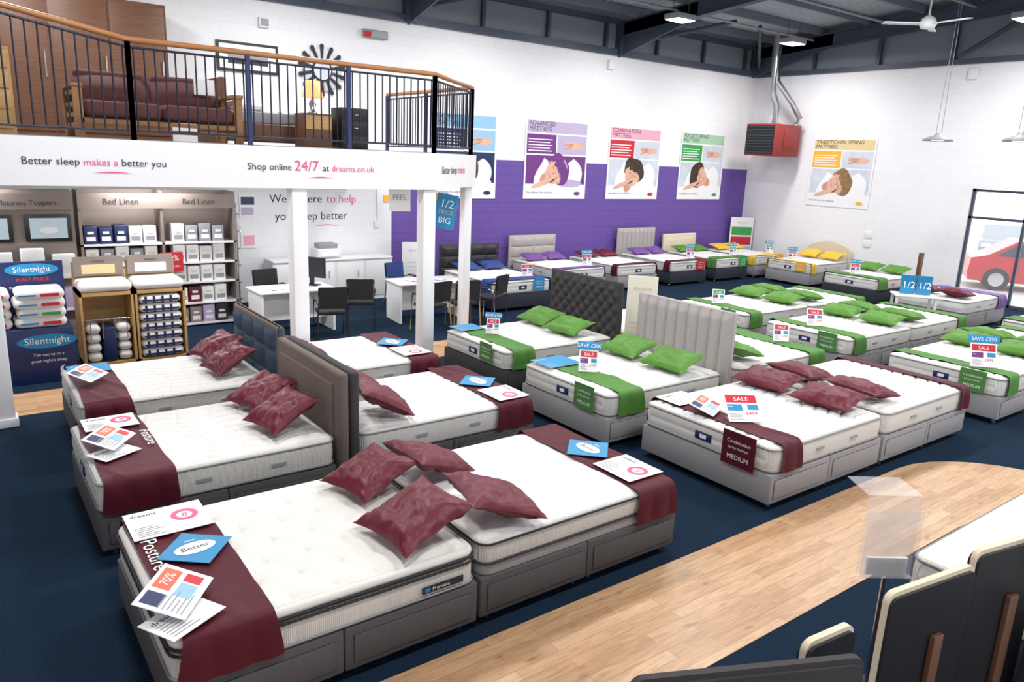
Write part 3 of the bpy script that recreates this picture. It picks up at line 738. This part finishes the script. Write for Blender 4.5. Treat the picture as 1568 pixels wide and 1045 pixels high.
for dz in(1.15,1.4):
    b=MB();b.box(-.03,0,-.1,.1,-.09,.09,'laminate',.005);b.done('wall_socket',(XR-.002,10.9,dz))

# ------------------------------------------------------------ under mezzanine
b=MB();X0,X1,Yf,Yk=1.62,4.0,13.4,13.85
b.box(X0,X1,Yk,Yk+.04,0,2.3,'shelf')
for x in(X0,2.8,X1-.04):b.box(x,x+.04,Yf,Yk,0,2.3,'shelf')
b.box(X0,X1,Yf-.02,Yf+.02,2.02,2.26,'shelf');b.text('Bed Linen',.13,wallB(2.22,Yf-.025,2.09),'ink','C');b.text('Bed Linen',.13,wallB(3.4,Yf-.025,2.09),'ink','C')
zs=[.06,.42,.78,1.12,1.46]
cols=['paper','greyp','maroon','paper','lilac','paper','seam','shelf']
for zi,z in enumerate(zs):
    b.box(X0,X1,Yf,Yk,z-.03,z,'white')
    x=X0+.06
    while x<X1-.26:
        if abs(x+.1-2.82)>.14:
            c=random.choice(cols if zi<2 else ['paper','paper','laminate','mattress','greyp'])
            if zi==4 and x<2.2:c='navyp'
            hh=.25+.06*random.random();b.box(x,x+.19,Yf+.04,Yf+.3,z,z+hh,c,.01)
            d1='greyp' if c in('paper','laminate','mattress') else 'paper'
            b.box(x+.03,x+.16,Yf+.034,Yf+.042,z+.05,z+.12,d1);b.box(x+.05,x+.14,Yf+.034,Yf+.042,z+.16,z+.2,'boardc' if c in('paper','laminate','mattress') else 'paper')
        x+=.215
b.box(2.75,3.1,Yf-.04,Yf-.02,.98,1.3,'red');b.text('30%',.13,wallB(2.925,Yf-.045,1.16),'paper','C');b.text('BED LINEN',.05,wallB(2.925,Yf-.045,1.05),'paper','C')
for k in range(7):b.tube([(X1+.05,Yf+.1,.1+.3*k),(X1+.05,Yf-.08,.14+.3*k)],.01,'chrome',6)
b.tube([(X1+.05,Yf+.1,0),(X1+.05,Yf+.1,2.1)],.015,'chrome',6)
b.done('bed_linen_shelving')
b=MB();X0,X1=-1.6,1.55
b.box(X0,X1,13.3,13.7,0,2.3,'shelf');b.box(X0,X1,13.26,13.3,2.02,2.26,'shelf');b.text('Mattress Toppers',.105,wallB(.58,13.25,2.09),'ink')
for x in(-.7,.15,.9):
    b.box(x,x+.6,13.22,13.3,1.55,1.95,'black',.01);b.box(x+.06,x+.54,13.21,13.23,1.6,1.9,'screen');b.disc((0,0,0),.12,.05,wallB(x+.3,13.2,1.72),'paper')
b.box(X0,X1,13.1,13.3,1.0,1.04,'white');b.box(X0,X1,13.1,13.3,.5,.54,'white')
for k in range(7):b.box(-1.2+.4*k,-.9+.4*k,13.12,13.28,1.04,1.36+.05*(k%3),random.choice(['paper','laminate','paper']),.01);b.box(-1.2+.4*k,-.88+.4*k,13.12,13.28,.54,.85,random.choice(['paper','cyan','lilac']),.01)
b.done('mattress_topper_display')
def pil(b,x0,x1,y0,y1,z,h,m):b.rslab(x0,x1,y0,y1,z,z+h,.07,h*.48,m)
b=MB()
for i,x in enumerate((1.3,1.98)):
    x1=x+.66
    b.box(x,x+.03,11.4,12.0,0,1.05,'oakl');b.box(x1-.03,x1,11.4,12.0,0,1.05,'oakl');b.box(x,x1,11.97,12,0,1.4,'oakl');b.box(x,x1,11.4,12,0,.06,'oakl');b.box(x,x1,11.4,12,1.0,1.05,'oakl')
    pil(b,x,x1,11.38,11.9,1.05,.14,'mattress');b.box(x+.02,x+.64,11.93,11.96,1.2,1.47,'shelf');b.box(x+.12,x+.54,11.925,11.935,1.23,1.36,'yellowl' if i==0 else 'paper')
    b.text('dreams',.055,wallB(x+.33,11.92,1.39),'ink','C')
    if i:
        for k in range(7):
            pil(b,x+.05,x1-.05,11.4,11.85,.07+.13*k,.115,'mattress' if k%2==0 else 'mattress2');b.box(x+.09,x1-.09,11.392,11.42,.1+.13*k,.125+.13*k,'navyp')
            for j in range(4):b.box(x+.12+.11*j,x+.15+.11*j,11.39,11.41,.08+.13*k,.17+.13*k,'navyp')
    else:
        for k in range(4):
            pil(b,x+.05,x+.23,11.42,11.85,.07+.13*k,.13,'mattress');pil(b,x+.43,x+.61,11.42,11.85,.07+.13*k,.13,'mattress')
        b.box(x+.25,x+.41,11.42,11.85,.07,.55,'navyp',.02)
        for k in range(4):b.tube([(x+.1+.15*k,11.38,.4),(x+.1+.15*k,11.38,.68)],.006,'chrome',6)
        b.tube([(x+.05,11.38,.68),(x+.6,11.38,.68)],.007,'chrome',6)
b.done('pillow_display_cabinet')
b=MB();b.box(-.1,1.15,10.95,11.5,.0,.72,'navyp',.01);b.box(-.1,1.15,11.45,11.5,.72,1.5,'navyp')
b.text('Silentnight',.12,wallB(.85,10.94,.52),'paper','C');b.disc((0,0,0),.33,.09,wallB(.85,10.945,.55),'cyan',24);b.text('The secret to a',.055,wallB(.85,10.94,.36),'paper','C');b.text('great night\'s sleep',.055,wallB(.85,10.94,.28),'paper','C')
b.disc((0,0,0),.06,.06,wallB(1.02,10.943,.16),'paper');b.disc((0,0,0),.05,.05,wallB(1.045,10.941,.175),'navyp')
b.disc((0,0,0),.3,.08,wallB(.8,11.44,1.4),'cyan',24);b.text('Silentnight',.1,wallB(.8,11.435,1.37),'paper','C');b.text('HALF PRICE',.07,wallB(.8,11.44,1.25),'red','C');b.text('Back Sleeper Support pillows',.045,wallB(.8,11.44,1.16),'paper','C')
for c0 in(-.06,.53):
    for k in range(4):
        pil(b,c0+.03*(k%2),c0+.57,10.97,11.42,.72+.12*k,.13,'mattress')
        b.box(c0+.06,c0+.25,10.955,10.98,.77+.12*k,.79+.12*k,'cyan');b.box(c0+.3,c0+.5,10.955,10.98,.76+.12*k,.8+.12*k,('red','greenp','red','red')[k])
b.done('pillow_promotion_stand')
b=MB();yw=YB-.004
w=b.text("We're here",.235,wallB(5.2,yw,1.99),'ink');b.text('to help',.235,wallB(5.2+w+.1,yw,1.99),'pink')
b.text('you sleep better',.235,wallB(5.3,yw,1.64),'ink');b.grid(lambda u,v:(6.1+.6*u,yw,1.5+.04*math.sin(u*PI)-.02*v*math.sin(u*PI)),12,1,'pink')
b.done('wall_lettering')
b=MB();b.box(4.6,4.92,YB-.02,YB-.002,1.7,2.15,'paper');b.box(4.63,4.89,YB-.024,YB-.02,1.95,2.1,'navyp');b.box(4.63,4.87,YB-.024,YB-.02,1.75,1.9,'lilac');b.box(4.6,4.92,YB-.02,YB-.002,1.1,1.55,'paper');b.box(4.65,4.87,YB-.024,YB-.02,1.15,1.35,'pinkl');b.done('notice_poster')
b=MB();b.box(7.72,7.84,YB-.02,YB-.002,2.0,2.15,'yellowp');b.box(7.5,7.62,YB-.03,YB-.002,1.45,1.6,'laminate');b.tube([(7.55,YB-.02,2.5),(7.58,YB-.02,1.6)],.012,'laminate',6);b.done('wall_switch')
def desk(name,x,y,w,d,rz,h=.74):
    b=MB();b.box(0,w,0,d,h-.03,h,'laminate',.006);b.box(.03,.07,.04,d-.04,0,h-.03,'laminate');b.box(w-.07,w-.03,.04,d-.04,0,h-.03,'laminate');b.box(.07,w-.07,.3,.33,.2,h-.03,'laminate')
    return b.done(name,(x,y,0),(0,0,rz))
desk('white_desk',3.95,12.1,1.35,.75,0)
desk('white_desk',6.45,12.0,1.4,.75,-.1)
b=MB();b.box(0,2.6,0,.55,.86,.9,'laminate',.006);b.box(0,2.6,.03,.55,0,.86,'laminate')
for k in range(4):b.box(.03+.65*k,.63+.65*k,.015,.03,.08,.82,'laminate',.004);b.tube([(.5+.65*k,0,.5),(.5+.65*k,0,.65)],.008,'chrome',6)
b.done('storage_counter',(5.0,14.45,0))
b=MB();b.box(-.28,.28,0,.03,.14,.5,'black',.01);b.box(-.04,.04,.02,.05,.02,.2,'black');b.box(-.13,.13,-.05,.12,0,.015,'black');b.box(-.26,.26,-.004,0,.16,.48,'ink');b.done('computer_monitor',(5.0,12.55,.742),(0,0,-.9))
b=MB();b.box(-.25,.25,-.2,.2,0,.2,'laminate',.02);b.box(-.2,.2,-.15,.15,.2,.3,'greyp',.02);b.box(-.18,.18,-.28,-.18,.05,.07,'laminate');b.done('desk_printer',(6.2,14.72,.9))
for px,py in((4.3,12.4),(6.9,12.3),(7.4,12.25)):
    b=MB()
    for k in range(3):b.T=Matrix.Rotation(.3*k-.2,4,'Z');b.box(-.1,.1,-.14,.14,.004*k,.004*k+.003,'paper' if k!=1 else 'cyan')
    b.done('paper_documents',(px,py,.742))
def chair(x,y,rz,m='blackm',legs='chrome'):
    b=MB();b.rslab(-.23,.23,-.23,.22,.43,.49,.06,.025,m)
    b.grid(lambda u,v:(-.22+.44*u,.24+.05*v+.05*(abs(u-.5)*-1)*.6,.55+.36*v),10,6,m)
    b.grid(lambda u,v:(-.22+.44*u,.27+.05*v,.55+.36*v),4,4,m)
    for s_ in(-1,1):
        b.tube([(s_*.25,-.25,0),(s_*.24,-.22,.64),(s_*.25,.1,.66),(s_*.24,.26,.62)],.012,legs,8)
        b.tube([(s_*.25,.3,0),(s_*.24,.24,.45),(s_*.23,.3,.9)],.012,legs,8);b.box(s_*.25-.025,s_*.25+.025,-.2,.12,.655,.68,'black',.01)
    return b.done('office_chair',(x,y,0),(0,0,rz))
chair(5.75,12.15,2.7,legs='black');chair(4.95,11.6,2.9,legs='black');chair(6.75,11.4,3.3,'blackm','oakl');chair(7.4,11.35,2.9,'blackm','oakl');chair(8.15,11.6,3.6,'blackm');chair(4.55,13.25,.1);chair(7.2,13.25,.2,'blue')
b=MB();b.box(-.19,.19,0,.01,-.62,0,'cyan');b.text('1/2',.2,Matrix.Translation((0,-.004,-.24))@FB,'paper','C');b.text('PRICE',.1,Matrix.Translation((0,-.004,-.36))@FB,'yellowp','C');b.text('BIG',.15,Matrix.Translation((0,-.004,-.52))@FB,'paper','C')
for x in(-.15,.15):b.tube([(x,.005,0),(x,.005,.1)],.003,'greyp',5)
b.done('hanging_sale_sign',(6.4,10.3,2.46),(0,.16,-.6),scale=.88)
b=MB();b.box(-.25,.25,0,.01,-.36,0,'yellowp');b.text('TU',.2,Matrix.Translation((0.05,-.004,-.28))@FB,'ink','C');b.tube([(0,.005,0),(0,.005,.12)],.003,'greyp',5);b.done('hanging_sale_sign',(6.55,11.0,2.44),(0,0,-.2))
b=MB();b.box(-.2,.2,0,.01,-.4,0,'paper');b.text('FEEL',.14,Matrix.Translation((0,-.004,-.2))@FB,'greyp','C');b.tube([(0,.005,0),(0,.005,.12)],.003,'greyp',5);b.done('hanging_sale_sign',(6.55,12.2,2.44),(0,0,-.2))
def board(x,y,rz,w,h,m,txt,zb=0):
    b=MB();b.box(-w/2,w/2,0,.03,zb+.05,h,m,.006);b.box(-w/2-.02,w/2+.02,-.1,.12,0,.05,'greyp',.01)
    for k in range(6):b.box(-w/2+.08,w/2-.12-(k%3)*.05,-.004,0,h*.3+k*.08,h*.3+k*.08+.012,'cream')
    b.text(txt,.09,Matrix.Translation((0,-.005,h-.2))@FB,'cream','C');return b
board(0,0,0,.42,1.52,'boardc','dreams').done('display_board',(7.78,7.3,0),(0,0,-.75))
bb=board(0,0,0,.75,1.55,'paper','POCKET');bb.box(-.33,.33,-.008,-.002,1.0,1.25,'greenp');bb.box(-.33,.33,-.008,-.002,.7,.95,'red');bb.box(-.33,.33,-.008,-.002,.4,.65,'bluel')
bb.done('display_board',(19.95,14.75,0),(0,0,-.5))
board(0,0,0,.55,1.2,'paper','dreams').done('display_board',(8.05,14.3,0),(0,0,-.3))
b=MB()
for s_ in(-1,1):
    b.T=Matrix.Rotation(s_*.2,4,'X')@Matrix.Translation((0,s_*.05,0));b.box(-.45,-.02,-.005,.005,0,.6,'cyan');b.box(.02,.45,-.005,.005,0,.6,'cyan')
b.T=Matrix();b.text('1/2',.3,Matrix.Translation((-.23,-.09,.2))@Matrix.Rotation(-.2,4,'X')@FB,'paper','C');b.text('1/2',.3,Matrix.Translation((.24,-.09,.2))@Matrix.Rotation(-.2,4,'X')@FB,'paper','C')
b.done('sale_tent_card',(15.4,7.1,.742),(0,0,-.9),scale=.62)
b=MB();b.box(-.4,.4,-.25,.25,.7,.74,'laminate',.01)
for x in(-.35,.35):
    for y in(-.2,.2):b.box(x-.025,x+.025,y-.025,y+.025,0,.7,'laminate')
b.done('side_table',(15.4,7.1,0),(0,0,-.9))
b=MB();b.box(-.3,.3,-.2,.2,0,.6,'oak',.01);b.box(-.27,.27,-.212,-.2,.32,.56,'oakl',.004);b.box(-.27,.27,-.212,-.2,.05,.28,'oakl',.004);b.box(-.05,.05,-.04,.04,.6,1.3,'walnut',.01);b.done('oak_bedside_cabinet',(18.2,8.38,0),(0,0,-.2))

# ------------------------------------------------------------ foreground right
bed((6.85,1.3),R180,W=1.42,base='dnavy',throw=None)
def fhb(x,y,rz,w,h,m,edge='cream',strut=1):
    b=MB()
    r=.05;P=[(-w/2,0)]+[(-w/2+r-r*math.cos(math.radians(a)),h-r+r*math.sin(math.radians(a))) for a in range(0,91,15)]+[(w/2-r+r*math.sin(math.radians(a)),h-r+r*math.cos(math.radians(a))) for a in range(0,91,15)]+[(w/2,0)]
    n=len(P)
    for y0,y1,mm,k in((0,.03,edge,1),(-.015,0,m,.98),(.03,.045,m,.98)):
        V=[(px*k,y0,pz*k) for px,pz in P]+[(px*k,y1,pz*k) for px,pz in P]
        b.add(V,[tuple(range(n)),tuple(range(2*n-1,n-1,-1))]+[(i,n+i,n+(i+1)%n,(i+1)%n) for i in range(n)],mm)
    if strut:
        b.box(.02,.09,-.045,-.016,0,h-.3,'walnut',.004)
    return b.done('upholstered_headboard',(x,y,0),(0,0,rz))
fhb(2.86,1.42,-.1,.32,1.14,'black',strut=0);fhb(3.6,1.34,-.15,.66,1.2,'black');fhb(4.25,1.26,-.2,.54,1.24,'black');fhb(4.62,.98,-.5,.55,1.5,'dnavy','dnavy',0)
fhb(2.3,1.42,-.44,.98,1.2,'char','char',0)
b=MB()
b.box(-.16,.16,-.002,.002,0,.42,'acrylic');b.box(-.16,.16,.04,.044,0,.5,'acrylic');b.box(-.16,.16,-.002,.044,-.004,0,'acrylic');b.box(-.12,.12,.012,.03,.01,.12,'paper')
b.box(-.16,.16,.04,.3,.496,.5,'acrylic');b.tube([(0,.02,-.78),(0,.02,-.01)],.012,'chrome',8);b.lathe([(0,-.79),(.15,-.79),(.15,-.77),(0,-.765)],'chrome',20,(0,.02,0))
b.done('leaflet_holder_stand',(4.15,1.8,.79),(0,0,-.6))

# ------------------------------------------------------------ outside
b=MB();b.box(XR+.2,60,-30,40,-.25,-.1,'pave');b.done('ground_outside')
def car(x,y,rz,paint):
    b=MB();P=[(-2.0,.25),(-2.05,.6),(-1.9,.85),(-1.1,.95),(-.5,1.4),(.9,1.45),(1.6,1.0),(2.0,.9),(2.05,.5),(2.0,.25)]
    def body(P,w,mm):
        V=[(px,-w/2,pz) for px,pz in P]+[(px,w/2,pz) for px,pz in P];n=len(P)
        b.add(V,[tuple(range(n)),tuple(range(2*n-1,n-1,-1))]+[(i,n+i,n+(i+1)%n,(i+1)%n) for i in range(n)],mm)
    body(P,1.7,paint);body([(-.95,.98),(-.45,1.34),(.25,1.37),(.25,.98)],1.72,'glassd');body([(.33,.98),(.33,1.37),(.85,1.38),(1.4,1.0)],1.72,'glassd')
    for px in(-1.25,1.3):
        for s_ in(-1,1):
            b.tube([(px,s_*.7,.32),(px,s_*.88,.32)],.33,'tyre',20);b.tube([(px,s_*.86,.32),(px,s_*.89,.32)],.2,'chrome',16)
    b.box(-2.07,-2.0,-.75,-.45,.62,.76,'paper',.01);b.box(-2.07,-2.0,.45,.75,.62,.76,'paper',.01)
    return b.done('car',(x,y,-.1),(0,0,rz))
car(25.5,8.2,PI/2+.5,'carred');car(33.5,12.2,.3,'cargrey');car(33,7.5,PI/2,'carred')
w=bpy.data.worlds.new('World');sc.world=w;w.use_nodes=True
bg=w.node_tree.nodes['Background'];bg.inputs[0].default_value=(.95,.975,1,1);bg.inputs[1].default_value=2.6

# ------------------------------------------------------------ camera
a,p,r=math.radians(52.96),math.radians(13.73),math.radians(2.457)
F=Vector((math.cos(a)*math.cos(p),math.sin(a)*math.cos(p),-math.sin(p)))
R0=Vector((math.sin(a),-math.cos(a),0));U0=R0.cross(F)
Rv=R0*math.cos(r)+U0*math.sin(r);Uv=-R0*math.sin(r)+U0*math.cos(r)
cam=bpy.data.cameras.new('camera');cam.lens=1151.5/1568*36;cam.sensor_width=36;cam.clip_end=200
co=bpy.data.objects.new('camera',cam);sc.collection.objects.link(co)
co.matrix_world=Matrix((( Rv.x,Uv.x,-F.x,0),(Rv.y,Uv.y,-F.y,0),(Rv.z,Uv.z,-F.z,3.071),(0,0,0,1)))
sc.camera=co
